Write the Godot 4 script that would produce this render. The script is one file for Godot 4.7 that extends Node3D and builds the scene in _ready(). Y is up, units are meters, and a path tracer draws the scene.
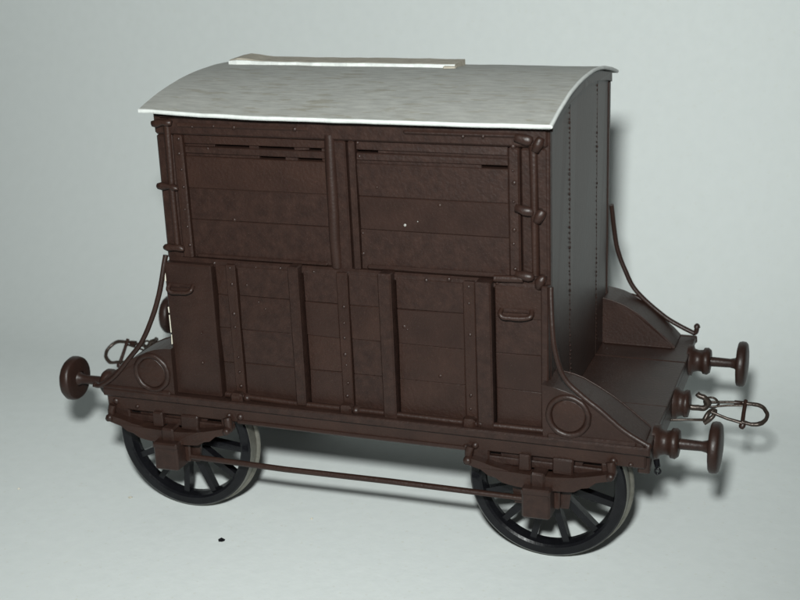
extends Node3D
# A hand-built model railway van standing on a sheet of pale paper, lit by the flash of the camera.
# Lengths below are millimetres on the model, drawn ten times larger than life (1 mm = 0.01 units).
const S := 0.01
const LIFT := 0.42          # the wheel flanges stand a little below the treads

var rng := RandomNumberGenerator.new()
var wagon: Node3D
var M := {}
var wob := FastNoiseLite.new()
var rough_by := 0.0

# ---------------------------------------------------------------- mesh helpers
func mb() -> SurfaceTool:
	var st := SurfaceTool.new()
	st.begin(Mesh.PRIMITIVE_TRIANGLES)
	st.set_smooth_group(-1)
	return st

func tri(st: SurfaceTool, a: Vector3, b: Vector3, c: Vector3) -> void:   # counter-clockwise from outside
	st.add_vertex(hand(a) * S); st.add_vertex(hand(c) * S); st.add_vertex(hand(b) * S)

# nothing on the model is quite true: file marks, solder and thick paint
func hand(p: Vector3) -> Vector3:
	if rough_by == 0.0: return p
	var d := Vector3(wob.get_noise_3dv(p), wob.get_noise_3dv(p + Vector3(91, 17, 5)), wob.get_noise_3dv(p + Vector3(-33, 64, 120)))
	var e := Vector3(wob.get_noise_3dv(p * 4.5 + Vector3(7, 7, 7)), wob.get_noise_3dv(p * 4.5 + Vector3(51, 3, 80)), wob.get_noise_3dv(p * 4.5 + Vector3(9, 140, 33)))
	return p + d * rough_by + e * rough_by * 0.6

func quad(st: SurfaceTool, a: Vector3, b: Vector3, c: Vector3, d: Vector3) -> void:
	tri(st, a, b, c); tri(st, a, c, d)

func otri(st: SurfaceTool, a: Vector3, b: Vector3, c: Vector3, o: Vector3) -> void:
	if (b - a).cross(c - a).dot((a + b + c) / 3.0 - o) < 0.0:
		tri(st, a, c, b)
	else:
		tri(st, a, b, c)

func oquad(st: SurfaceTool, a: Vector3, b: Vector3, c: Vector3, d: Vector3, o: Vector3) -> void:
	otri(st, a, b, c, o); otri(st, a, c, d, o)

# chamfered box from low corner p to high corner q
func cbox(st: SurfaceTool, p: Vector3, q: Vector3, ch := 0.1, turn := Basis()) -> void:
	var o := (p + q) * 0.5
	var h := (q - p).abs() * 0.5
	ch = minf(ch, minf(h.x, minf(h.y, h.z)) * 0.9)
	var pt := func(s: Vector3, face: int) -> Vector3:
		var v := Vector3.ZERO
		for k in 3:
			v[k] = s[k] * (h[k] if k == face else h[k] - ch)
		return o + turn * v
	for a in 3:
		var u := (a + 1) % 3
		var w := (a + 2) % 3
		for sa in [-1.0, 1.0]:
			var c := []
			for e in [[-1.0, -1.0], [1.0, -1.0], [1.0, 1.0], [-1.0, 1.0]]:
				var s := Vector3.ZERO
				s[a] = sa; s[u] = e[0]; s[w] = e[1]
				c.append(pt.call(s, a))
			oquad(st, c[0], c[1], c[2], c[3], o)
		for su in [-1.0, 1.0]:
			for sw in [-1.0, 1.0]:
				var s1 := Vector3.ZERO
				s1[u] = su; s1[w] = sw; s1[a] = -1.0
				var s2 := s1
				s2[a] = 1.0
				oquad(st, pt.call(s1, u), pt.call(s2, u), pt.call(s2, w), pt.call(s1, w), o)
	for sx in [-1.0, 1.0]:
		for sy in [-1.0, 1.0]:
			for sz in [-1.0, 1.0]:
				var s3 := Vector3(sx, sy, sz)
				otri(st, pt.call(s3, 0), pt.call(s3, 1), pt.call(s3, 2), o)

# profile of (radius, distance along axis); smooth = one rounded skin
func lathe(st: SurfaceTool, prof: Array, at: Vector3, axis: Vector3, n := 20, smooth := false, group0 := 1) -> void:
	var w := axis.normalized()
	var u := w.cross(Vector3.UP if absf(w.y) < 0.9 else Vector3.RIGHT).normalized()
	var v := w.cross(u)
	for i in prof.size() - 1:
		st.set_smooth_group(group0 if smooth else group0 + i)
		for k in n:
			var a := TAU * k / n
			var b := TAU * (k + 1) / n
			var da := u * cos(a) + v * sin(a)
			var db := u * cos(b) + v * sin(b)
			var p0: Vector2 = prof[i]
			var p1: Vector2 = prof[i + 1]
			var A := at + w * p0.y + da * p0.x
			var B := at + w * p0.y + db * p0.x
			var C := at + w * p1.y + db * p1.x
			var D := at + w * p1.y + da * p1.x
			if p0.x < 1e-5:
				tri(st, A, C, D)
			elif p1.x < 1e-5:
				tri(st, A, B, C)
			else:
				quad(st, A, B, C, D)
	st.set_smooth_group(-1)

func dome(st: SurfaceTool, at: Vector3, axis: Vector3, r: float, h: float, n := 8) -> void:
	lathe(st, [Vector2(r, 0), Vector2(r * 0.86, h * 0.55), Vector2(r * 0.45, h * 0.9), Vector2(0, h)], at, axis, n, true, 3)

func tube(st: SurfaceTool, pts: Array, r: float, n := 8, closed := false, flat := 1.0) -> void:
	var m := pts.size()
	var rings := []
	var last_u := Vector3.ZERO
	for i in m:
		var a: Vector3 = pts[(i - 1 + m) % m] if (closed or i > 0) else pts[0]
		var b: Vector3 = pts[(i + 1) % m] if (closed or i < m - 1) else pts[m - 1]
		var w := (b - a).normalized()
		var u := last_u - w * last_u.dot(w)
		if i == 0 or u.length() < 1e-3:
			u = w.cross(Vector3(0, 0, 1) if absf(w.z) < 0.9 else Vector3.UP)
		u = u.normalized()
		last_u = u
		var v := w.cross(u)
		var ring := []
		for k in n:
			var t := TAU * k / n
			ring.append(pts[i] + u * cos(t) * r * flat + v * sin(t) * r)
		rings.append(ring)
	st.set_smooth_group(1)
	for i in (m if closed else m - 1):
		var A: Array = rings[i]
		var B: Array = rings[(i + 1) % m]
		for k in n:
			var k2 := (k + 1) % n
			quad(st, A[k], A[k2], B[k2], B[k])
	st.set_smooth_group(-1)
	if not closed:
		for k in n:
			tri(st, pts[0], rings[0][(k + 1) % n], rings[0][k])
			tri(st, pts[m - 1], rings[m - 1][k], rings[m - 1][(k + 1) % n])

func spline(p: Array, steps := 5) -> Array:
	var out := []
	for i in p.size() - 1:
		var a: Vector3 = p[maxi(i - 1, 0)]
		var b: Vector3 = p[i]
		var c: Vector3 = p[i + 1]
		var d: Vector3 = p[mini(i + 2, p.size() - 1)]
		for k in steps:
			out.append(b.cubic_interpolate(c, a, d, float(k) / steps))
	out.append(p[p.size() - 1])
	return out

# polygon in the plane of two axes, pushed along the third: axis 2 = xy along z, axis 0 = zy along x
func prism(st: SurfaceTool, poly: PackedVector2Array, lo: float, hi: float, axis := 2) -> void:
	var put := func(p: Vector2, t: float) -> Vector3:
		return Vector3(p.x, p.y, t) if axis == 2 else Vector3(t, p.y, p.x)
	var mid := Vector2.ZERO
	for p in poly: mid += p
	mid /= poly.size()
	var tr := Geometry2D.triangulate_polygon(poly)
	var along := Vector3(0, 0, 1) if axis == 2 else Vector3(1, 0, 0)
	for i in range(0, tr.size(), 3):
		for t in [lo, hi]:
			var a: Vector3 = put.call(poly[tr[i]], t)
			var b: Vector3 = put.call(poly[tr[i + 1]], t)
			var c: Vector3 = put.call(poly[tr[i + 2]], t)
			var want := along * (1.0 if t == hi else -1.0)
			if (b - a).cross(c - a).dot(want) < 0.0: tri(st, a, c, b)
			else: tri(st, a, b, c)
	var area := 0.0
	for i in poly.size():
		area += poly[i].cross(poly[(i + 1) % poly.size()])
	var flip := (area < 0.0) != (axis == 0)
	for i in poly.size():
		var p: Vector2 = poly[i]
		var q: Vector2 = poly[(i + 1) % poly.size()]
		var a: Vector3 = put.call(p, lo)
		var b: Vector3 = put.call(q, lo)
		var c: Vector3 = put.call(q, hi)
		var d: Vector3 = put.call(p, hi)
		if flip: quad(st, d, c, b, a)
		else: quad(st, a, b, c, d)

func part(called: String, st: SurfaceTool, m: Material, parent: Node, label := "", kind := "") -> MeshInstance3D:
	st.generate_normals()
	var o := MeshInstance3D.new()
	o.name = called
	o.mesh = st.commit()
	o.material_override = m
	parent.add_child(o, true)
	if label: o.set_meta("label", label)
	if kind: o.set_meta("kind", kind)
	return o

func bar(called: String, p: Vector3, q: Vector3, m: Material, parent: Node, ch := 0.12, wobble := 0.0) -> MeshInstance3D:
	var st := mb()
	var turn := Basis()
	if wobble > 0.0:
		turn = Basis.from_euler(Vector3(rng.randf_range(-1, 1), rng.randf_range(-1, 1), rng.randf_range(-0.5, 0.5)) * wobble)
	cbox(st, p, q, ch, turn)
	return part(called, st, m, parent)

# ---------------------------------------------------------------- materials
func noise_img(freq: float, seed_: int, octaves: int, size := 512) -> Image:
	var n := FastNoiseLite.new()
	n.noise_type = FastNoiseLite.TYPE_SIMPLEX_SMOOTH
	n.seed = seed_
	n.frequency = freq
	n.fractal_octaves = octaves
	n.fractal_gain = 0.6
	var im := n.get_seamless_image(size, size)
	im.convert(Image.FORMAT_RGB8)
	return im

func tint(src: Image, dark: Color, light: Color, fleck: Color, flecks: int, seed_: int, far := 1) -> ImageTexture:
	var r := RandomNumberGenerator.new()
	r.seed = seed_
	var w := src.get_width()
	var im := Image.create(w, w, false, Image.FORMAT_RGB8)
	for y in w:
		for x in w:
			im.set_pixel(x, y, dark.lerp(light, src.get_pixel(x, y).r))
	for i in flecks:
		var x := r.randi_range(2, w - 4)
		var y := r.randi_range(2, w - 4)
		var s := r.randi_range(1, far)
		var c := im.get_pixel(x, y).lerp(fleck, r.randf_range(0.3, 1.0))
		for dx in s:
			for dy in r.randi_range(1, s):
				im.set_pixel(x + dx, y + dy, c)
	im.generate_mipmaps()
	return ImageTexture.create_from_image(im)

# two layers: brushed tone, and blotches of old stain with ragged outlines
func stained(src: Image, blotch: Image, dark: Color, light: Color, stain: Color) -> ImageTexture:
	var w := src.get_width()
	var im := Image.create(w, w, false, Image.FORMAT_RGB8)
	for y in w:
		for x in w:
			var c := dark.lerp(light, src.get_pixel(x, y).r)
			var b := blotch.get_pixel(x, y).r + (src.get_pixel((x * 3) % w, (y * 3) % w).r - 0.5) * 0.25
			im.set_pixel(x, y, c.lerp(stain, smoothstep(0.62, 0.8, b) * 0.6))
	im.generate_mipmaps()
	return ImageTexture.create_from_image(im)

func bump(src: Image, strength: float) -> ImageTexture:
	var im := src.duplicate() as Image
	im.convert(Image.FORMAT_RGBA8)
	im.bump_map_to_normal_map(strength)
	return ImageTexture.create_from_image(im)

func mat(tex: Texture2D, rough: float, normal: Texture2D = null, nscale := 0.5, tile := Vector3.ONE, metal := 0.0) -> StandardMaterial3D:
	var m := StandardMaterial3D.new()
	m.albedo_texture = tex
	m.roughness = rough
	m.metallic = metal
	m.uv1_triplanar = true
	m.uv1_world_triplanar = true
	m.uv1_scale = tile
	if normal:
		m.normal_enabled = true
		m.normal_texture = normal
		m.normal_scale = nscale
	return m

func lin(r: float, g: float, b: float) -> Color:
	return Color(r, g, b).linear_to_srgb()

func make_materials() -> void:
	var fine := noise_img(0.03, 11, 5)
	var coarse := noise_img(0.008, 5, 4)
	var streak := noise_img(0.03, 23, 6)
	var grain := noise_img(0.09, 17, 4)
	var nrm := bump(fine, 2.0)
	var gnrm := bump(grain, 2.5)
	var brown := tint(fine, lin(0.015, 0.0069, 0.005), lin(0.030, 0.0144, 0.0104), lin(0.075, 0.045, 0.036), 1500, 3)
	var brown2 := tint(coarse, lin(0.0172, 0.0081, 0.0059), lin(0.027, 0.013, 0.0095), lin(0.07, 0.043, 0.034), 1300, 9)
	var brown3 := tint(coarse, lin(0.0176, 0.0077, 0.0053), lin(0.0292, 0.0134, 0.0092), lin(0.075, 0.035, 0.022), 1300, 14)
	M.paint = mat(brown, 0.45, gnrm, 0.22, Vector3.ONE * 4.2)
	M.paint_b = mat(brown2, 0.43, gnrm, 0.18, Vector3.ONE * 4.7)
	M.paint_c = mat(brown3, 0.46, gnrm, 0.26, Vector3.ONE * 3.8)
	for m in [M.paint, M.paint_b, M.paint_c]: m.metallic_specular = 0.42
	M.paint_end = mat(brown2, 0.42, gnrm, 0.1, Vector3(3.7, 1.2, 5.0))
	M.roof = mat(stained(streak, noise_img(0.014, 29, 4), lin(0.225, 0.225, 0.21), lin(0.36, 0.36, 0.335), lin(0.20, 0.185, 0.145)), 0.6, bump(streak, 1.2), 0.3, Vector3(2.2, 8.0, 11.0))
	M.white = mat(tint(streak, lin(0.42, 0.435, 0.42), lin(0.62, 0.635, 0.615), lin(0.4, 0.38, 0.33), 300, 27, 3), 0.55, nrm, 0.3, Vector3.ONE * 4.0)
	M.card = mat(tint(fine, lin(0.26, 0.23, 0.185), lin(0.42, 0.385, 0.32), lin(0.14, 0.10, 0.06), 900, 31, 3), 0.7, nrm, 0.5, Vector3(3.0, 8.0, 8.0))
	M.paper = mat(tint(noise_img(0.05, 41, 5), lin(0.655, 0.69, 0.68), lin(0.69, 0.725, 0.715), lin(0.63, 0.65, 0.61), 1500, 43, 2), 0.9, bump(noise_img(0.06, 44, 5), 1.0), 0.12, Vector3.ONE * 1.6)
	M.black = mat(tint(fine, lin(0.004, 0.004, 0.005), lin(0.008, 0.008, 0.0095), lin(0.03, 0.03, 0.03), 100, 51), 0.3, nrm, 0.25, Vector3.ONE * 3.0)
	M.black.roughness = 0.22
	M.black.metallic_specular = 0.35
	M.steel = mat(tint(streak, lin(0.13, 0.125, 0.105), lin(0.24, 0.23, 0.2), lin(0.1, 0.08, 0.06), 500, 61, 3), 0.42, nrm, 0.5, Vector3.ONE * 5.0, 0.75)
	M.wire = mat(tint(fine, lin(0.03, 0.022, 0.018), lin(0.065, 0.048, 0.038), lin(0.4, 0.24, 0.14), 250, 71, 2), 0.35, nrm, 0.5, Vector3.ONE * 6.0, 0.5)
	M.brass = mat(tint(fine, lin(0.5, 0.26, 0.14), lin(0.65, 0.36, 0.2), lin(0.2, 0.1, 0.06), 200, 81, 2), 0.3, nrm, 0.4, Vector3.ONE * 6.0, 0.9)
	M.bare = mat(tint(fine, lin(0.42, 0.39, 0.31), lin(0.66, 0.63, 0.54), lin(0.1, 0.06, 0.04), 700, 91, 3), 0.6, nrm, 0.5, Vector3.ONE * 6.0)

# ---------------------------------------------------------------- the scene
func _ready() -> void:
	rng.seed = 7
	wob.seed = 12
	wob.frequency = 0.2
	# camera
	var cam := Camera3D.new()
	cam.name = "camera"
	var yaw := 0.3625
	var pitch := 0.3287
	var roll := -0.0433
	var fwd := Vector3(-sin(yaw) * cos(pitch), -sin(pitch), -cos(yaw) * cos(pitch))
	var rt := Vector3(cos(yaw), 0, -sin(yaw))
	var up := rt.cross(fwd)
	var r2 := rt * cos(roll) + up * sin(roll)
	var u2 := up * cos(roll) - rt * sin(roll)
	cam.transform = Transform3D(Basis(r2, u2, -fwd), Vector3(50.53, 70.355 + LIFT, 132.82) * S)
	cam.fov = rad_to_deg(2.0 * atan(300.0 / 1336.1))
	var glass := CameraAttributesPhysical.new()
	glass.frustum_focal_length = 12.0 * 1336.1 / 300.0
	glass.frustum_focus_distance = 1.40
	glass.exposure_aperture = 5.6
	glass.frustum_near = 0.05
	glass.frustum_far = 50.0
	cam.attributes = glass
	cam.near = 0.05
	cam.far = 50.0
	add_child(cam)
	# a dim room around the table
	var we := WorldEnvironment.new()
	we.name = "room"
	var env := Environment.new()
	env.background_mode = Environment.BG_COLOR
	env.background_color = Color(0.21, 0.215, 0.215)
	env.background_energy_multiplier = 0.85
	env.tonemap_mode = Environment.TONE_MAPPER_LINEAR
	env.tonemap_exposure = 1.0
	env.sdfgi_enabled = true
	env.ssao_enabled = true
	env.ssil_enabled = true
	we.environment = env
	add_child(we)
	# the flash of the camera, above and a little to the left of the lens
	var flash := SpotLight3D.new()
	flash.name = "camera_flash"
	flash.position = Vector3(46.0, 92, 134) * S
	flash.light_energy = 4.05
	flash.light_color = Color(0.98, 1.0, 0.99)
	flash.light_size = 0.05
	flash.spot_range = 12.0
	flash.spot_attenuation = 2.0
	flash.spot_angle = 46.0
	flash.spot_angle_attenuation = 1.0
	flash.shadow_enabled = true
	add_child(flash)
	flash.look_at(flash.position + fwd + Vector3(-0.06, 0.08, 0))

	make_materials()
	build_paper()
	wagon = Node3D.new()
	wagon.name = "railway_van"
	wagon.position = Vector3(0, LIFT * S, 0)
	wagon.set_meta("label", "brown four-wheeled model railway van with curved pale grey roof on white paper")
	wagon.set_meta("category", "model wagon")
	add_child(wagon)
	rough_by = 0.11
	build_body()
	rough_by = 0.02
	build_roof()
	rough_by = 0.11
	build_underframe()
	build_ends()
	rough_by = 0.0
	build_wheels()
	rough_by = 0.07
	build_buffers()
	rough_by = 0.12
	build_couplings()
	rough_by = 0.0
	build_crumbs()

func build_paper() -> void:
	var prof := [Vector2(190, 0), Vector2(120, 0), Vector2(60, 0), Vector2(10, 0), Vector2(-20, 0)]
	var R := 48.0
	for k in 25:
		var a := PI * 0.5 * k / 24.0
		prof.append(Vector2(-26.0 - R * sin(a), R - R * cos(a)))
	prof.append(Vector2(-76.0, 110)); prof.append(Vector2(-80.0, 260))
	var st := mb()
	st.set_smooth_group(1)
	var xs := [-280.0, -140.0, -60.0, 0.0, 60.0, 140.0, 280.0]
	for i in prof.size() - 1:
		for k in xs.size() - 1:
			var p: Vector2 = prof[i]
			var q: Vector2 = prof[i + 1]
			quad(st, Vector3(xs[k], p.y, p.x), Vector3(xs[k + 1], p.y, p.x), Vector3(xs[k + 1], q.y, q.x), Vector3(xs[k], q.y, q.x))
	var o := part("paper_backdrop", st, M.paper, self)
	o.set_meta("kind", "structure")

func rivets(called: String, spots: Array, axis: Vector3, r: float, h: float, parent: Node, m: Material = null) -> void:
	var st := mb()
	for p in spots:
		var k := rng.randf_range(0.75, 1.25)
		dome(st, p + Vector3(rng.randf_range(-0.1, 0.1), rng.randf_range(-0.1, 0.1), rng.randf_range(-0.1, 0.1)) * Vector3(1 - absf(axis.x), 1, 1 - absf(axis.z)), axis, r * k, h * k, 7)
	part(called, st, m if m else M.paint, parent, "", "stuff")

func pick_paint() -> Material:
	return [M.paint, M.paint, M.paint_b, M.paint_c][rng.randi() % 4]

func arc_y(z: float) -> float:      # upper face of the roof
	return 47.7 - z * z / 108.0

func build_body() -> void:
	# the box behind the boards, its top following the roof
	var st := mb()
	var poly := PackedVector2Array([Vector2(-13.1, 14.2), Vector2(12.0, 14.2), Vector2(12.0, 45.4)])
	for k in 13:
		var z := 12.0 - 25.1 * k / 12.0
		poly.append(Vector2(z, arc_y(z) - 0.5))
	prism(st, poly, -20.6, 20.45, 0)
	var body := part("body", st, M.paint, wagon, "tall brown planked van body with ribs and iron fittings")
	var fz := 13.55                 # face of the upper boards
	# ---- upper half: two panels of boards with open slits near the top
	for pn in [[-17.7, -2.0, [[-14.3, -10.4], [-9.4, -5.45], [-3.8, -2.4]], [[-9.4, -6.5], [-5.1, -2.4]]],
			[1.35, 16.8, [[1.35, 3.6]], [[14.1, 16.8]]]]:
		var x0: float = pn[0]
		var x1: float = pn[1]
		for row in [[29.9, 34.045], [34.055, 37.445], [37.455, 40.78], [41.08, 41.82], [42.1, 43.0]]:
			bar("plank", Vector3(x0, row[0], 12.2), Vector3(x1, row[1], fz - rng.randf_range(0.0, 0.05)), pick_paint(), body, 0.08, 0.0008)
		# where paint has closed the slits
		for s in [[pn[2], 41.8, 42.12], [pn[3], 40.76, 41.1]]:
			var at := x0
			for g in s[0]:
				if g[0] - at > 0.05:
					bar("slit_filler", Vector3(at, s[1], 12.2), Vector3(g[0], s[2], fz - 0.24), M.paint, body, 0.02)
				at = g[1]
			if x1 - at > 0.05:
				bar("slit_filler", Vector3(at, s[1], 12.2), Vector3(x1, s[2], fz - 0.24), M.paint, body, 0.02)
	# framing round the panels
	bar("cant_rail", Vector3(-20.9, 43.05, 12.2), Vector3(20.75, 45.5, 13.95), M.paint, body, 0.2)
	bar("moulding", Vector3(-20.2, 44.75, 13.8), Vector3(20.0, 45.3, 14.2), M.paint_b, body, 0.2)
	bar("bolt_strip", Vector3(6.5, 43.95, 13.8), Vector3(18.6, 44.45, 14.25), M.paint, body, 0.2, 0.002)
	bar("bolt_strip", Vector3(-18.2, 43.85, 13.8), Vector3(-3.4, 44.3, 14.1), M.paint_c, body, 0.18, 0.002)
	bar("stile", Vector3(-18.9, 29.8, 12.2), Vector3(-17.75, 43.02, 13.95), M.paint_c, body, 0.18)
	bar("stile", Vector3(16.85, 29.8, 12.2), Vector3(18.0, 43.02, 13.95), M.paint, body, 0.18)
	bar("stile", Vector3(0.55, 29.8, 12.2), Vector3(1.3, 43.02, 13.85), M.paint, body, 0.15)
	bar("corner_post", Vector3(-20.9, 29.5, 12.2), Vector3(-18.95, 43.02, 13.8), M.paint, body, 0.22)
	bar("corner_post", Vector3(18.05, 29.5, 12.2), Vector3(20.75, 43.02, 13.8), M.paint, body, 0.22)
	st = mb()
	tube(st, [Vector3(-1.3, 29.9, 13.6), Vector3(-1.35, 33, 13.65), Vector3(-1.35, 36, 13.7), Vector3(-1.3, 40, 13.66), Vector3(-1.3, 43.6, 13.6)], 0.6, 12)
	part("centre_pillar", st, M.paint_b, body)
	bar("centre_post", Vector3(-1.95, 29.6, 12.2), Vector3(0.32, 43.02, 13.8), M.paint, body, 0.15)
	bar("sill_rail", Vector3(-20.7, 28.95, 12.2), Vector3(20.6, 29.88, 14.0), M.paint, body, 0.2)
	bar("moulding", Vector3(2.0, 29.9, 13.4), Vector3(16.6, 30.45, 13.95), M.paint_b, body, 0.22)
	bar("moulding", Vector3(-17.4, 29.9, 13.4), Vector3(-2.3, 30.3, 13.85), M.paint, body, 0.2)
	# upright locking bars by the corners
	rough_by = 0.24
	st = mb()
	tube(st, [Vector3(-19.45, 30.6, 13.8), Vector3(-19.5, 37, 13.9), Vector3(-19.4, 44.2, 13.85)], 0.42, 8)
	part("locking_bar", st, M.paint_c, body)
	st = mb()
	tube(st, [Vector3(19.4, 30.6, 13.7), Vector3(19.45, 37, 13.8), Vector3(19.4, 43.4, 13.75)], 0.5, 8, false, 0.8)
	part("locking_bar", st, M.paint_c, body)
	for y in [44.3, 37.6, 30.9]:
		st = mb()
		lathe(st, [Vector2(0, -1.3), Vector2(0.3, -1.25), Vector2(0.45, -0.7), Vector2(0.3, 0.0), Vector2(0.42, 0.6), Vector2(0.3, 1.1), Vector2(0, 1.2)], Vector3(-19.7, y, 14.2), Vector3(1, 0.04, 0), 10, true)
		part("bracket", st, M.paint_c, body)
	for h in [[19.0, 43.9], [19.1, 37.1], [19.0, 30.5]]:
		st = mb()
		lathe(st, [Vector2(0, -1.15), Vector2(0.36, -1.05), Vector2(0.42, -0.5), Vector2(0.52, -0.2), Vector2(0.5, 0.3), Vector2(0.34, 0.7), Vector2(0, 0.85)], Vector3(h[0] - 0.35, h[1], 14.2), Vector3(1, -0.15, 0), 12, true)
		var hg := part("hinge", st, M.paint, body)
		hg.set_meta("label", "rounded lumpy iron door hinge")
		st = mb()
		lathe(st, [Vector2(0, -0.8), Vector2(0.36, -0.7), Vector2(0.5, 0.0), Vector2(0.4, 0.6), Vector2(0, 0.75)], Vector3(h[0] + 0.95, h[1] - 0.45, 14.1), Vector3(0.4, 1, 0), 10, true)
		part("hinge_pin", st, M.paint_c, body)
	st = mb()
	tube(st, [Vector3(15.4, 30.05, 14.1), Vector3(18.3, 30.2, 14.2)], 0.36, 8)
	part("door_bolt", st, M.paint_c, body)
	rough_by = 0.11
	# ---- lower half: flap doors of four boards
	var lz := 14.15
	var rows := [[14.35, 18.495], [18.505, 22.355], [22.365, 26.075], [26.085, 29.35]]
	for sec in [[-15.1, -13.75], [-12.55, -6.0], [-4.98, -1.3], [0.0, 3.7], [5.12, 12.2], [15.42, 20.6]]:
		for r in rows:
			bar("plank", Vector3(sec[0], r[0], 12.2), Vector3(sec[1], r[1], lz - rng.randf_range(0.0, 0.06)), pick_paint(), body, 0.08, 0.001)
	# the broad board by the near corner
	var door := bar("side_door", Vector3(-20.75, 14.45, 12.2), Vector3(-15.25, 29.5, 14.95), M.paint_b, body, 0.16)
	door.set_meta("label", "broad plain brown board with a chipped pale edge")
	# ribs and strips
	for rb in [[-6.25, -5.1, 14.7, 30.1], [3.55, 5.0, 14.3, 30.0], [13.7, 15.3, 14.4, 29.9]]:
		bar("rib", Vector3(rb[0], rb[2], 13.6), Vector3(rb[1], rb[3], 15.25), M.paint, body, 0.14, 0.003)
	for sp in [[-13.7, -12.6], [-1.25, -0.05], [12.25, 13.5]]:
		bar("iron_strip", Vector3(sp[0], 14.5, 12.2), Vector3(sp[1], 29.6, 14.42), M.paint_c, body, 0.1)
		var spots := []
		for k in 9:
			if rng.randf() < 0.8:
				spots.append(Vector3((sp[0] + sp[1]) * 0.5, 16.0 + k * 1.65 + rng.randf_range(-0.2, 0.2), 14.36))
		rivets("rivet_row", spots, Vector3(0, 0, 1), 0.2, 0.17, body)
	# rivets on the upper framing
	var sp2 := []
	for y in [31.3, 33.4, 35.1, 37.6, 39.4, 41.2, 42.6]:
		sp2.append(Vector3(-18.1, y, 13.9))
		if rng.randf() < 0.6: sp2.append(Vector3(1.65, y + 0.2, 13.45))
		sp2.append(Vector3(17.4, y + rng.randf_range(-0.5, 0.5), 13.9))
	for x in [-16.2, -13.9, -11.5, -8.6, -4.9, 2.6, 5.2, 7.4, 9.8, 12.5, 14.6]:
		if rng.randf() < 0.75: sp2.append(Vector3(x, 44.1 + rng.randf_range(-0.2, 0.2), 14.05))
		if rng.randf() < 0.6: sp2.append(Vector3(x + 1.0, 29.45 + rng.randf_range(-0.15, 0.15), 13.95))
	rivets("rivet_row", sp2, Vector3(0, 0, 1), 0.2, 0.16, body)
	# blobs of thick paint and solder on the boards
	st = mb()
	for p in [Vector3(5.8, 24.2, lz), Vector3(6.1, 23.9, lz), Vector3(-9.6, 24.9, lz), Vector3(-11.6, 27.3, lz), Vector3(-17.2, 18.4, 14.95), Vector3(-16.9, 21.8, 14.95), Vector3(3.4, 38.4, 13.5), Vector3(9.8, 36.9, 13.5), Vector3(-12.7, 34.2, 13.5), Vector3(-15.1, 41.6, 13.5), Vector3(-10.3, 25.6, lz), Vector3(9.5, 19.2, lz)]:
		dome(st, p, Vector3(0, 0, 1), rng.randf_range(0.1, 0.24), rng.randf_range(0.08, 0.16), 6)
	part("paint_blob", st, M.paint_c, body, "", "stuff")
	# bottom bar with its catches
	st = mb()
	tube(st, [Vector3(-14.8, 14.85, 14.7), Vector3(-6, 14.75, 14.75), Vector3(3, 14.7, 14.7), Vector3(12, 14.7, 14.75), Vector3(20.4, 14.75, 14.7)], 0.36, 8)
	part("bottom_bar", st, M.paint_c, body)
	for x in [-13.2, -0.55, 12.9]:
		bar("catch", Vector3(x - 0.85, 14.15, 14.2), Vector3(x + 0.55, 15.35, 15.45), M.paint_c, body, 0.25, 0.02)
		st = mb()
		dome(st, Vector3(x + 0.95, 14.75, 14.6), Vector3(0.2, 0.1, 1), 0.55, 0.7, 9)
		part("catch_knob", st, M.paint, body)
	# grab handles, horizontal loops
	for h in [[-18.9, 26.75, 14.95, 1.35], [17.6, 26.55, 14.15, 1.5]]:
		st = mb()
		var w: float = h[3]
		var z0: float = h[2]
		tube(st, spline([Vector3(h[0] - w, h[1] + 0.35, z0 - 0.1), Vector3(h[0] - w, h[1], z0 + 0.45), Vector3(h[0] - w * 0.6, h[1] - 0.3, z0 + 0.55), Vector3(h[0] + w * 0.6, h[1] - 0.25, z0 + 0.55), Vector3(h[0] + w, h[1], z0 + 0.45), Vector3(h[0] + w, h[1] + 0.35, z0 - 0.1)], 4), 0.25, 8)
		part("handle", st, M.paint_c, body)
		bar("handle_plate", Vector3(h[0] - w * 0.9, h[1] + 0.05, z0 - 0.2), Vector3(h[0] + w * 0.9, h[1] + 0.5, z0 + 0.12), M.paint, body, 0.1)
	# edge of the broad board where the paint has chipped off
	st = mb()
	var y := 18.6
	while y < 28.9:
		var hgt := rng.randf_range(0.4, 2.4)
		if rng.randf() < 0.8:
			cbox(st, Vector3(-20.78, y, 14.6 + rng.randf_range(0.0, 0.1)), Vector3(-20.69 + rng.randf_range(0.0, 0.07), y + hgt, 14.965), 0.04)
		y += hgt + rng.randf_range(0.0, 0.3)
	part("chipped_edge", st, M.bare, body, "pale chipped strip where paint has come off", "stuff")
	st = mb()
	dome(st, Vector3(6.15, 34.7, fz - 0.05), Vector3(0, 0, 1), 0.16, 0.1, 7)
	dome(st, Vector3(7.5, 35.2, fz - 0.05), Vector3(0, 0, 1), 0.07, 0.06, 6)
	part("white_speck", st, M.roof, body)

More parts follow.
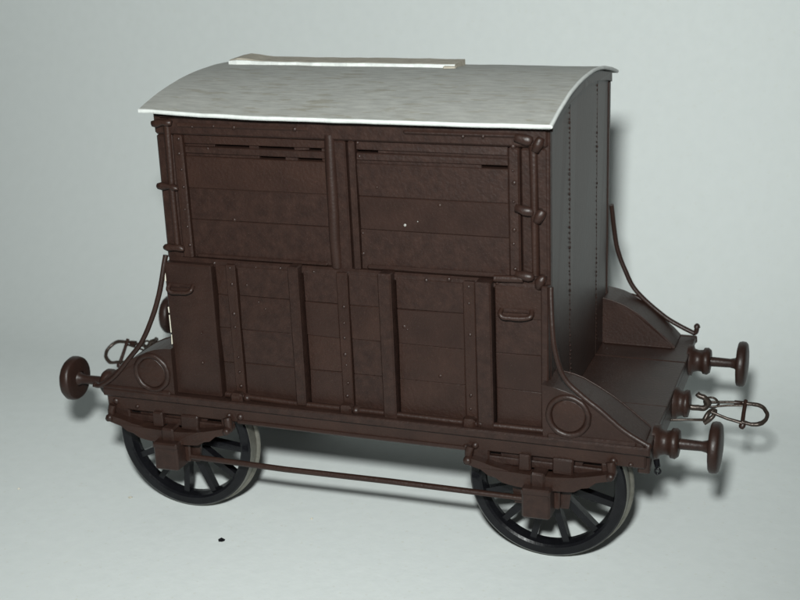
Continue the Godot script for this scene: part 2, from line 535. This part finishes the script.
func build_ends() -> void:
	var body := wagon.get_node("body")
	# three upright boards on the end, with rows of rivets at the joints
	for b in [[5.3, 13.35], [-7.45, 5.22], [-13.35, -7.53]]:
		var st := mb()
		var z0: float = b[0]
		var z1: float = b[1]
		var poly := PackedVector2Array([Vector2(z0, 14.55), Vector2(z1, 14.55)])
		for k in 5:
			var z := lerpf(z1, z0, k / 4.0)
			poly.append(Vector2(z, arc_y(z) - 0.55))
		prism(st, poly, 20.3, 20.85 + rng.randf_range(-0.03, 0.03), 0)
		part("end_plank", st, M.paint_end, body)
	for z in [5.6, -7.2]:
		var spots := []
		for k in 58:
			spots.append(Vector3(20.83, 16.2 + k * 0.51, z - (30.0 - k * 0.51) * 0.012))
		rivets("rivet_row", spots, Vector3(1, 0, 0), 0.14, 0.1, body)
	# arched rail under the roof
	var st2 := mb()
	var arch := PackedVector2Array()
	for k in 17:
		var z := -13.6 + 27.2 * k / 16.0
		arch.append(Vector2(z, arc_y(z) - 0.45))
	for k in 17:
		var z := 13.6 - 27.2 * k / 16.0
		arch.append(Vector2(z, arc_y(z) - 1.45))
	prism(st2, arch, 20.7, 21.15, 0)
	part("arched_rail", st2, M.paint_end, body)
	bar("corner_angle", Vector3(20.35, 14.6, -13.75), Vector3(20.98, 44.6, -12.95), M.paint, body, 0.08)
	bar("corner_angle", Vector3(20.3, 14.6, 13.0), Vector3(20.92, 44.9, 13.72), M.paint, body, 0.1)
	bar("corner_angle", Vector3(20.1, 14.6, 13.3), Vector3(20.85, 29.7, 14.5), M.paint, body, 0.12)
	# rounded fitting on the other end, near the corner
	st2 = mb()
	lathe(st2, [Vector2(0, -1.9), Vector2(0.5, -1.7), Vector2(0.8, -0.9), Vector2(0.85, 0.4), Vector2(0.65, 1.3), Vector2(0, 1.8)], Vector3(-20.6, 22.2, 12.9), Vector3(0.06, 1, 0.1), 14, true)
	part("end_fitting", st2, M.paint_c, body)

func build_roof() -> void:
	# a thin curved sheet, a little uneven, its far corner curled up
	var n := FastNoiseLite.new()
	n.seed = 4
	n.frequency = 0.06
	var st := mb()
	var nx := 30
	var nz := 28
	var zr := 15.35
	var top := func(i: int, k: int) -> Vector3:
		var x := lerpf(-21.6, 21.35, float(i) / nx)
		var z := lerpf(zr, -zr, float(k) / nz)
		var y := arc_y(z) + n.get_noise_2d(x * 2.0, z * 2.0) * 0.06
		y += 0.38 * pow(clampf((-x - 6.0) / 15.0, 0.0, 1.0), 2.0) * clampf(z / zr, 0.0, 1.0)
		if k == 0: z += n.get_noise_2d(x * 3.0, 50.0) * 0.05
		return Vector3(x, y, z)
	var th := 0.31
	st.set_smooth_group(1)
	for i in nx:
		for k in nz:
			quad(st, top.call(i, k), top.call(i + 1, k), top.call(i + 1, k + 1), top.call(i, k + 1))
	st.set_smooth_group(2)
	var dn := Vector3(0, -th, 0)
	for i in nx:
		for k in nz:
			quad(st, top.call(i, k + 1) + dn, top.call(i + 1, k + 1) + dn, top.call(i + 1, k) + dn, top.call(i, k) + dn)
	st.set_smooth_group(3)
	for i in nx:
		quad(st, top.call(i, 0) + dn, top.call(i + 1, 0) + dn, top.call(i + 1, 0), top.call(i, 0))
		quad(st, top.call(i + 1, nz) + dn, top.call(i, nz) + dn, top.call(i, nz), top.call(i + 1, nz))
	for k in nz:
		quad(st, top.call(nx, k) + dn, top.call(nx, k + 1) + dn, top.call(nx, k + 1), top.call(nx, k))
		quad(st, top.call(0, k + 1) + dn, top.call(0, k) + dn, top.call(0, k), top.call(0, k + 1))
	var roof := part("roof", st, M.roof, wagon, "thin curved pale grey roof with a white edge")
	st = mb()
	st.set_smooth_group(1)
	for i in nx:
		var a: Vector3 = top.call(i, 0)
		var b: Vector3 = top.call(i + 1, 0)
		var f := Vector3(0, 0.02, 0.1)
		quad(st, a + dn + f - Vector3(0, 0.06, 0), b + dn + f - Vector3(0, 0.06, 0), b + f, a + f)
		quad(st, a + f, b + f, b + Vector3(0, 0.03, -0.12), a + Vector3(0, 0.03, -0.12))
		quad(st, b + dn + f - Vector3(0, 0.06, 0), a + dn + f - Vector3(0, 0.06, 0), a + dn - Vector3(0, 0.03, 0.2), b + dn - Vector3(0, 0.03, 0.2))
	part("roof_edge", st, M.white, roof, "bare white edge of the roof sheet")
	st = mb()
	var ends := []
	for k in nz + 1:
		ends.append(top.call(nx, k) + Vector3(0.02, -0.14, 0))
	tube(st, ends, 0.2, 8)
	part("roof_edge", st, M.white, roof, "pale end edge of the roof sheet")
	# board along the ridge, made of a bent strip of card
	st = mb()
	var m := 26
	var pts := []
	for i in m + 1:
		var x := lerpf(-20.1, 6.6, float(i) / m)
		var lift := 0.35 * exp(-pow((x + 18.8) / 1.2, 2.0)) + n.get_noise_2d(x * 6.0, 9.0) * 0.08
		var f := -2.4 + n.get_noise_2d(x * 4.0, 30.0) * 0.25
		pts.append([Vector3(x, 47.5, f), Vector3(x, 47.94 + lift * 0.5, f - 0.03), Vector3(x, 48.02 + lift, f - 0.35), Vector3(x, 48.0 + lift, -6.1), Vector3(x, 47.2, -6.15)])
	for i in m:
		for k in 4:
			quad(st, pts[i][k], pts[i + 1][k], pts[i + 1][k + 1], pts[i][k + 1])
	for e in [0, m]:
		var o := Vector3(-5.0, 47.7, -4.0)
		for k in [1, 2, 3]:
			otri(st, pts[e][0], pts[e][k], pts[e][k + 1], o)
	var rb := part("ridge_board", st, M.card, roof, "cream-edged strip lying along the ridge of the roof")
	rb.set_meta("label", "cream-edged strip lying along the ridge of the roof")
	st = mb()
	for i in m:
		var a: Vector3 = pts[i][0] + Vector3(0, 0.1, 0.05)
		var b: Vector3 = pts[i + 1][0] + Vector3(0, 0.1, 0.05)
		var c: Vector3 = pts[i + 1][1] + Vector3(0, 0.02, 0.05)
		var d: Vector3 = pts[i][1] + Vector3(0, 0.02, 0.05)
		quad(st, a, b, c, d)
		quad(st, d, c, c + Vector3(0, 0.04, -0.12), d + Vector3(0, 0.04, -0.12))
		quad(st, b, a, a + Vector3(0, 0, -0.06), b + Vector3(0, 0, -0.06))
	part("ridge_edge", st, M.white, roof, "bare cream front edge of the ridge strip")
	bar("ridge_end", Vector3(5.4, 47.4, -2.75), Vector3(6.8, 47.85, -1.9), M.card, roof, 0.1, 0.05)

func build_underframe() -> void:
	# floor of lengthwise boards; the joints show on the open platforms
	var frame := Node3D.new()
	frame.name = "underframe"
	wagon.add_child(frame)
	for f in [[-15.6, -7.42, 0.0], [-7.36, 5.32, 0.0], [5.38, 15.6, 0.0]]:
		bar("floor_plank", Vector3(-29.3, 13.75, f[0]), Vector3(31.0, 14.5 + rng.randf_range(-0.03, 0.03), f[1]), M.paint_b, frame, 0.08)
	for s in [-1.0, 1.0]:
		var ez: float = s * 16.0
		bar("floor_edge", Vector3(-29.6, 13.72, minf(s * 15.45, ez)), Vector3(31.1, 14.6, maxf(s * 15.45, ez)), M.paint, frame, 0.14)
		bar("solebar", Vector3(-29.4, 12.05, minf(s * 14.4, s * 15.5)), Vector3(30.6, 13.74, maxf(s * 14.4, s * 15.5)), M.paint_c, frame, 0.18)
		bar("solebar_lip", Vector3(-13.3, 12.0, minf(s * 14.9, s * 15.75)), Vector3(12.8, 12.42, maxf(s * 14.9, s * 15.75)), M.paint_b, frame, 0.15)
	bar("headstock", Vector3(29.7, 11.3, -15.0), Vector3(30.95, 13.8, 15.0), M.paint, frame, 0.15)
	bar("headstock", Vector3(-29.5, 11.3, -15.0), Vector3(-28.2, 13.8, 15.0), M.paint, frame, 0.15)
	# bolts at the solebar joints
	var spots := []
	for x in [-28.2, -25.6, -14.2, -12.9, 12.4, 13.5, 27.6, 29.3]:
		spots.append(Vector3(x, 12.7 + rng.randf_range(-0.3, 0.4), 15.45))
	rivets("bolt_head", spots, Vector3(0, 0, 1), 0.34, 0.3, frame)
	# arched boxes over the wheels on the platforms, each with a ring on its outer face
	for s in [1.0, -1.0]:
		for e in [1.0, -1.0]:
			var far_end := 30.4 if s > 0.0 else 29.2
			var pr := [Vector2(20.5, 14.55), Vector2(far_end, 14.55)]
			for q in [[1.0, 14.7], [0.91, 15.45], [0.82, 16.15], [0.72, 16.9], [0.62, 17.6], [0.52, 18.27], [0.42, 18.83], [0.32, 19.3], [0.22, 19.63], [0.11, 19.88], [0.0, 20.0]]:
				pr.append(Vector2(lerpf(20.5, far_end, q[0]), q[1]))
			var poly := PackedVector2Array()
			for p in pr: poly.append(Vector2(p.x * e, p.y))
			var st := mb()
			prism(st, poly, minf(s * 11.2, s * 15.7), maxf(s * 11.2, s * 15.7))
			var bx := part("splasher", st, M.paint_b, wagon)
			st = mb()
			var ring := []
			for k in 36:
				var a := TAU * k / 36
				ring.append(Vector3(23.1 * e + cos(a) * 2.0, 17.0 + sin(a) * 2.0, s * 15.72))
			tube(st, ring, 0.3, 8, true)
			part("ring", st, M.paint, bx)
			st = mb()
			lathe(st, [Vector2(1.75, 0), Vector2(1.6, 0.12), Vector2(0, 0.2)], Vector3(23.1 * e, 17.0, s * 15.68), Vector3(0, 0, s), 28)
			part("disc", st, M.paint_c, bx)
			st = mb()
			var rim := []
			for p in range(2, pr.size()):
				rim.append(Vector3(pr[p].x * e, pr[p].y + 0.02, s * 11.22))
			tube(st, rim, 0.07, 6)
			part("edge_bead", st, M.paint_c, bx)
			bar("base_bead", Vector3(minf(e * 21.0, e * (far_end - 0.6)), 14.5, minf(s * 15.6, s * 15.95)), Vector3(maxf(e * 21.0, e * (far_end - 0.6)), 14.95, maxf(s * 15.6, s * 15.95)), M.paint, bx, 0.14)
			bar("base_bead", Vector3(minf(e * 21.0, e * (far_end - 0.3)), 14.5, minf(s * 11.05, s * 11.3)), Vector3(maxf(e * 21.0, e * (far_end - 0.3)), 14.72, maxf(s * 11.05, s * 11.3)), M.paint_c, bx, 0.1)
	# curved iron stays from the corners of the body down to the platform ends
	var stays := [
		[Vector3(-20.6, 30.2, 14.6), Vector3(-21.25, 26.5, 15.4), Vector3(-22.35, 23.6, 15.55), Vector3(-23.95, 20.6, 15.6), Vector3(-25.85, 18.35, 15.65), Vector3(-28.0, 16.0, 15.8), Vector3(-29.8, 14.85, 15.8), Vector3(-30.6, 14.75, 15.6)],
		[Vector3(21.1, 29.7, 14.5), Vector3(21.45, 25.7, 15.3), Vector3(21.9, 23.0, 15.5), Vector3(22.7, 20.85, 15.5), Vector3(24.3, 19.3, 15.5), Vector3(26.3, 17.8, 15.5), Vector3(28.6, 15.95, 15.5), Vector3(30.9, 14.7, 15.55)],
		[Vector3(21.06, 30.2, -14.6), Vector3(21.55, 25.2, -15.4), Vector3(22.55, 22.2, -15.5), Vector3(24.0, 19.6, -15.5), Vector3(27.33, 16.75, -15.5), Vector3(30.2, 15.25, -15.5), Vector3(30.9, 15.1, -15.5), Vector3(31.05, 15.9, -15.5)],
		[Vector3(-21.06, 30.2, -14.6), Vector3(-21.55, 25.2, -15.4), Vector3(-22.55, 22.2, -15.5), Vector3(-24.0, 19.6, -15.5), Vector3(-27.33, 16.75, -15.5), Vector3(-30.2, 15.25, -15.5)]]
	rough_by = 0.03
	for p in stays:
		var st := mb()
		tube(st, spline(p, 6), 0.33, 8, false, 0.85)
		var sy := part("stay", st, M.paint_b, wagon, "thin curved iron stay at the corner of the body")
		st = mb()
		dome(st, p[p.size() - 1] + Vector3(0, -0.15, 0), Vector3(0, 1, 0), 0.38, 0.5, 8)
		part("stay_end", st, M.paint, sy)
	rough_by = 0.11
	# springs and axleboxes: one set built about its own centre, then copied
	var g := MeshInstance3D.new()
	var st3 := mb()
	for e in [-1.0, 1.0]:
		prism(st3, PackedVector2Array([Vector2(1.3 * e, 12.3), Vector2(4.4 * e, 12.3), Vector2(3.1 * e, 9.0), Vector2(2.8 * e, 6.5), Vector2(1.3 * e, 6.5)]), 14.55, 14.95)
	prism(st3, PackedVector2Array([Vector2(-3.3, 12.4), Vector2(3.3, 12.4), Vector2(2.9, 11.4), Vector2(-2.9, 11.4)]), 14.5, 14.9)
	g = part("axle_guard", st3, M.paint, wagon)
	var leafs := PackedVector2Array()
	for k in 21:
		var x := lerpf(-7.3, 7.3, k / 20.0)
		leafs.append(Vector2(x, 10.55 + 1.15 * (x / 7.3) * (x / 7.3)))
	for k in 21:
		var x := lerpf(7.3, -7.3, k / 20.0)
		var step := 0.8 + 0.4 * float(absf(x) < 5.7) + 0.35 * float(absf(x) < 3.7)
		leafs.append(Vector2(x, 10.55 - step + 1.15 * (x / 7.3) * (x / 7.3)))
	st3 = mb()
	prism(st3, leafs, 15.2, 16.5)
	part("leaf_spring", st3, M.paint_c, g)
	bar("spring_buckle", Vector3(-0.75, 9.0, 15.05), Vector3(0.75, 10.95, 16.75), M.paint, g, 0.2)
	for e in [-1.0, 1.0]:
		st3 = mb()
		tube(st3, [Vector3(7.1 * e, 12.6, 15.75), Vector3(7.25 * e, 12.0, 15.85), Vector3(7.3 * e, 11.1, 15.85)], 0.45, 8)
		part("shackle", st3, M.paint_c, g)
		st3 = mb()
		lathe(st3, [Vector2(0, 0.3), Vector2(0.35, 0.25), Vector2(0.45, 0.0), Vector2(0.45, -1.4)], Vector3(7.25 * e, 11.3, 16.5), Vector3(0, 0, 1), 10, true)
		part("shackle_bolt", st3, M.paint, g)
	bar("spring_stop", Vector3(-2.2, 10.6, 14.7), Vector3(-0.95, 12.3, 15.9), M.paint_b, g, 0.15, 0.01)
	bar("spring_stop", Vector3(1.3, 10.6, 14.7), Vector3(3.4, 12.3, 15.8), M.paint_b, g, 0.15, 0.01)
	bar("guard_plate", Vector3(-6.9, 10.9, 13.85), Vector3(6.9, 12.5, 14.1), M.paint, g, 0.05)
	bar("spring_plate", Vector3(-6.7, 10.7, 14.6), Vector3(6.7, 11.5, 15.3), M.paint, g, 0.12, 0.004)
	bar("spring_bracket", Vector3(-7.3, 11.0, 14.7), Vector3(-5.3, 12.3, 15.5), M.paint, g, 0.15)
	bar("spring_bracket", Vector3(6.1, 11.0, 14.7), Vector3(7.5, 12.3, 15.5), M.paint, g, 0.15)
	var ab := bar("axlebox", Vector3(-1.45, 6.25, 15.0), Vector3(1.45, 9.35, 17.5), M.paint, g, 0.2)
	ab.name = "axlebox"
	bar("axlebox_lid", Vector3(-1.5, 8.75, 15.2), Vector3(1.5, 9.5, 17.62), M.paint_b, g, 0.18)
	bar("axlebox_flange", Vector3(-1.9, 6.6, 14.9), Vector3(2.0, 9.2, 15.6), M.paint_c, g, 0.15)
	g.position = Vector3(-21.45, 0, 0) * S
	for at in [[20.2, 0.0], [-21.45, PI], [20.2, PI]]:
		var c := g.duplicate()
		wagon.add_child(c, true)
		c.position = Vector3(at[0], 0, 0) * S
		c.rotation.y = at[1]
	# tie bars between the axleguards
	for s in [1.0, -1.0]:
		var st := mb()
		tube(st, [Vector3(-19.9, 7.15, s * 15.3), Vector3(-8, 7.1, s * 15.35), Vector3(4, 7.2, s * 15.3), Vector3(18.8, 7.3, s * 15.35)], 0.33, 8)
		part("tie_bar", st, M.paint_c, wagon)

func build_wheels() -> void:
	# one wheel about its own centre, outer face at z = 0
	var st := mb()
	var n := 64
	lathe(st, [Vector2(8.15, -1.7), Vector2(8.15, -0.18), Vector2(7.98, 0.0), Vector2(7.2, 0.0), Vector2(6.95, -0.15), Vector2(6.75, -0.9), Vector2(6.75, -1.4)].duplicate(), Vector3.ZERO, Vector3(0, 0, 1), n)
	lathe(st, [Vector2(6.75, -1.4), Vector2(7.2, -1.7), Vector2(8.15, -1.7)], Vector3.ZERO, Vector3(0, 0, 1), n, false, 20)
	var w := part("wheel", st, M.black, wagon, "black spoked wheel with a bare steel tread")
	st = mb()
	lathe(st, [Vector2(8.0, -1.95), Vector2(8.5, -1.93), Vector2(8.6, -1.8), Vector2(8.5, -1.65), Vector2(8.25, -1.52), Vector2(8.19, -0.22), Vector2(8.1, -0.2)], Vector3.ZERO, Vector3(0, 0, 1), n)
	part("tyre", st, M.steel, w)
	st = mb()
	lathe(st, [Vector2(1.75, -1.9), Vector2(1.75, -0.35), Vector2(1.5, -0.1), Vector2(0.7, -0.1), Vector2(0.6, 0.35), Vector2(0, 0.4)], Vector3.ZERO, Vector3(0, 0, 1), 24)
	part("hub", st, M.black, w)
	for k in 12:
		st = mb()
		var a := TAU * (k + 0.35) / 12.0
		var tb := Basis(Vector3(0, 0, 1), a)
		var o := tb * Vector3(4.2, 0, -0.95)
		var a0 := [Vector3(1.5, -0.42, -0.5), Vector3(1.5, 0.42, -0.5), Vector3(1.5, 0.36, -1.6), Vector3(1.5, -0.36, -1.6)]
		var b0 := [Vector3(6.85, -0.33, -0.5), Vector3(6.85, 0.33, -0.5), Vector3(6.85, 0.28, -1.5), Vector3(6.85, -0.28, -1.5)]
		for i in 4:
			oquad(st, tb * a0[i], tb * a0[(i + 1) % 4], tb * b0[(i + 1) % 4], tb * b0[i], o)
		oquad(st, tb * a0[0], tb * a0[1], tb * a0[2], tb * a0[3], o)
		oquad(st, tb * b0[0], tb * b0[1], tb * b0[2], tb * b0[3], o)
		part("spoke", st, M.black, w)
	var cy := 8.18
	w.position = Vector3(-21.3, cy, 13.5) * S
	w.rotation.z = 0.25
	for at in [[20.35, 13.5, 0.0], [-21.3, -13.5, PI], [20.35, -13.5, PI]]:
		var c := w.duplicate()
		wagon.add_child(c, true)
		c.position = Vector3(at[0], cy, at[1]) * S
		c.rotation = Vector3(0, at[2], 0.1)
	for x in [-21.3, 20.35]:
		st = mb()
		tube(st, [Vector3(x, cy, -15.2), Vector3(x, cy, 15.2)], 0.5, 10)
		part("axle", st, M.steel, wagon)

func build_buffers() -> void:
	# built pointing along +x from the headstock
	var st := mb()
	lathe(st, [Vector2(1.75, -0.3), Vector2(1.75, 0.25), Vector2(1.35, 0.4), Vector2(1.2, 0.9), Vector2(1.25, 1.35), Vector2(1.5, 1.5), Vector2(1.55, 1.95), Vector2(1.3, 2.25), Vector2(0.75, 2.3), Vector2(0, 2.3)], Vector3.ZERO, Vector3(1, 0, 0), 24, true)
	var b := part("buffer", st, M.paint_c, wagon, "brown turned buffer with a broad round head")
	st = mb()
	lathe(st, [Vector2(0.55, 2.1), Vector2(0.52, 4.4), Vector2(0.62, 4.9), Vector2(1.0, 5.35), Vector2(1.5, 5.5)], Vector3.ZERO, Vector3(1, 0, 0), 20, true)
	part("buffer_shank", st, M.paint, b)
	st = mb()
	lathe(st, [Vector2(0.9, 5.1), Vector2(1.6, 5.2), Vector2(2.3, 5.22), Vector2(2.5, 5.34), Vector2(2.56, 5.6), Vector2(2.54, 6.0), Vector2(2.35, 6.2), Vector2(1.6, 6.34), Vector2(0, 6.45)], Vector3.ZERO, Vector3(1, 0, 0), 32, true)
	part("buffer_head", st, M.paint_b, b)
	b.position = Vector3(31.0, 13.3, 11.35) * S
	for at in [[31.0, -11.35, 0.0], [-29.5, 11.35, PI], [-29.5, -11.35, PI]]:
		var c := b.duplicate()
		wagon.add_child(c, true)
		c.position = Vector3(at[0], 13.3, at[1]) * S
		c.rotation.y = at[2]
		if at[0] < 0.0: c.scale.x = 1.18

func build_couplings() -> void:
	for e in [1.0, -1.0]:
		var ly := 1.0 if e > 0.0 else 1.35
		var st := mb()
		lathe(st, [Vector2(1.7, -0.4), Vector2(1.7, 0.3), Vector2(1.45, 0.45), Vector2(1.3, 0.9), Vector2(1.5, 1.15), Vector2(1.45, 1.5), Vector2(0.7, 1.7), Vector2(0, 1.75)], Vector3.ZERO, Vector3(1, 0, 0), 20, true)
		var c := part("coupling", st, M.paint_c, wagon, "screw coupling of thin bent wire links and a hook")
		st = mb()   # draw hook
		tube(st, spline([Vector3(1.4, (-0.3) * ly, (0) * e), Vector3(2.3, (-0.35) * ly, (0) * e), Vector3(3.1, (-0.3) * ly, (0) * e), Vector3(3.5, (0.25) * ly, (0) * e), Vector3(3.15, (0.85) * ly, (0) * e), Vector3(2.6, (1.05) * ly, (0) * e), Vector3(2.35, (1.25) * ly, (0) * e)], 5), 0.33, 8)
		part("hook", st, M.wire, c)
		st = mb()   # shackle ring on the hook
		var ring := []
		for k in 20:
			var a := TAU * k / 20.0
			ring.append(Vector3(3.75 + cos(a) * 0.7, (0.15 + sin(a) * 0.75) * ly, (-0.5 + sin(a) * 0.35) * e))
		tube(st, ring, 0.128, 7, true)
		part("ring_link", st, M.wire, c)
		st = mb()
		tube(st, spline([Vector3(3.3, (-1.5) * ly, (1.2) * e), Vector3(4.0, (-0.9) * ly, (1.0) * e), Vector3(4.3, (-0.3) * ly, (0.5) * e), Vector3(3.6, (-0.7) * ly, (0.2) * e), Vector3(3.2, (-1.5) * ly, (0.6) * e)], 5), 0.26, 7)
		part("ring_link", st, M.wire, c)
		st = mb()   # two wires to the cross pin
		tube(st, [Vector3(3.5, (0.0) * ly, (-0.95) * e), Vector3(5.4, (0.15) * ly, (-1.05) * e), Vector3(7.3, (0.3) * ly, (-1.1) * e)], 0.192, 7)
		part("link_bar", st, M.wire, c)
		st = mb()
		tube(st, [Vector3(3.7, (-0.4) * ly, (-0.6) * e), Vector3(5.4, (-0.15) * ly, (-0.8) * e), Vector3(7.25, (0.05) * ly, (-0.9) * e)], 0.136, 7)
		part("link_bar", st, M.wire, c)
		st = mb()
		tube(st, [Vector3(3.9, (-0.3) * ly, (0.9) * e), Vector3(5.6, (-0.8) * ly, (1.05) * e), Vector3(7.3, (-1.15) * ly, (1.15) * e)], 0.176, 7)
		part("link_bar", st, M.wire, c)
		st = mb()   # cross pin with its knobs
		tube(st, [Vector3(7.25, (0.5) * ly, (-1.3) * e), Vector3(7.25, (-0.4) * ly, (0.0) * e), Vector3(7.25, (-1.35) * ly, (1.35) * e)], 0.216, 8)
		part("cross_pin", st, M.paint_c, c)
		st = mb()
		dome(st, Vector3(7.25, (-1.3) * ly, (1.2) * e), Vector3(0, (-0.7) * ly, (0.7) * e), 0.36, 0.5, 8)
		part("pin_knob", st, M.paint_b, c)
		st = mb()
		dome(st, Vector3(6.1, (0.18) * ly, (-1.08) * e), Vector3(1, (0.1) * ly, (0) * e), 0.36, 1.0, 8)
		part("pin_knob", st, M.paint_b, c)
		st = mb()   # end link
		tube(st, spline([Vector3(7.2, (0.25) * ly, (-1.0) * e), Vector3(8.5, (0.25) * ly, (-1.0) * e), Vector3(9.2, (0.05) * ly, (-0.75) * e), Vector3(9.6, (-0.35) * ly, (-0.1) * e), Vector3(9.5, (-0.75) * ly, (0.6) * e), Vector3(8.9, (-1.1) * ly, (1.05) * e), Vector3(8.3, (-1.2) * ly, (1.1) * e), Vector3(7.2, (-1.1) * ly, (1.05) * e)], 5), 0.23, 8)
		part("end_link", st, M.wire, c)
		st = mb()   # bright bits of wire
		tube(st, [Vector3(-0.3, -1.25, 1.9 * e), Vector3(1.5, -1.05, 1.85 * e), Vector3(3.3, -1.2, 1.1 * e)], 0.136, 7)
		part("wire_pin", st, M.wire, c, "bright copper-coloured wire pin")
		c.position = Vector3(31.0 if e > 0.0 else -29.5, 12.75, 0) * S
		if e < 0.0: c.rotation.y = PI
	# small ring hanging below the headstock
	var st2 := mb()
	tube(st2, [Vector3(31.3, 12.3, 13.4), Vector3(31.5, 11.6, 13.5)], 0.3, 7)
	var hr := []
	for k in 16:
		var a := TAU * k / 16.0
		hr.append(Vector3(31.5 + cos(a) * 0.28, 11.15 + sin(a) * 0.3, 13.6))
	tube(st2, hr, 0.13, 6, true)
	part("hanging_ring", st2, M.black, wagon)

func build_crumbs() -> void:
	for c in [[-14.4, 19.35, 0.45, "tiny dark crumb lying on the paper in front of the van", "dark_crumb", M.black],
			[-43.8, 14.7, 0.22, "tiny ochre crumb lying alone on the paper near the bottom left", "ochre_crumb", M.bare],
			[-6.9, 12.1, 0.2, "tiny ochre crumb lying on the paper below the middle of the tie bar", "ochre_crumb", M.bare],
			[-29.5, 13.1, 0.25, "tiny ochre crumb lying on the paper below the wheel by the broad plain board", "ochre_crumb", M.bare]]:
		var st := mb()
		var r: float = c[2]
		var o := Vector3(c[0], r * 0.45, c[1])
		var pts := []
		for k in 6:
			var a := TAU * k / 6.0
			pts.append(o + Vector3(cos(a) * r * rng.randf_range(0.6, 1.3), rng.randf_range(-0.44, 0.0) * r, sin(a) * r * rng.randf_range(0.6, 1.3)))
		var tp := o + Vector3(0.1 * r, 0.6 * r, 0.1 * r)
		var bt := o - Vector3(0, 0.45 * r, 0)
		for k in 6:
			otri(st, pts[k], pts[(k + 1) % 6], tp, o)
			otri(st, pts[k], pts[(k + 1) % 6], bt, o)
		var n := part(c[4], st, c[5], self)
		n.set_meta("label", c[3])
		n.set_meta("category", "crumb")
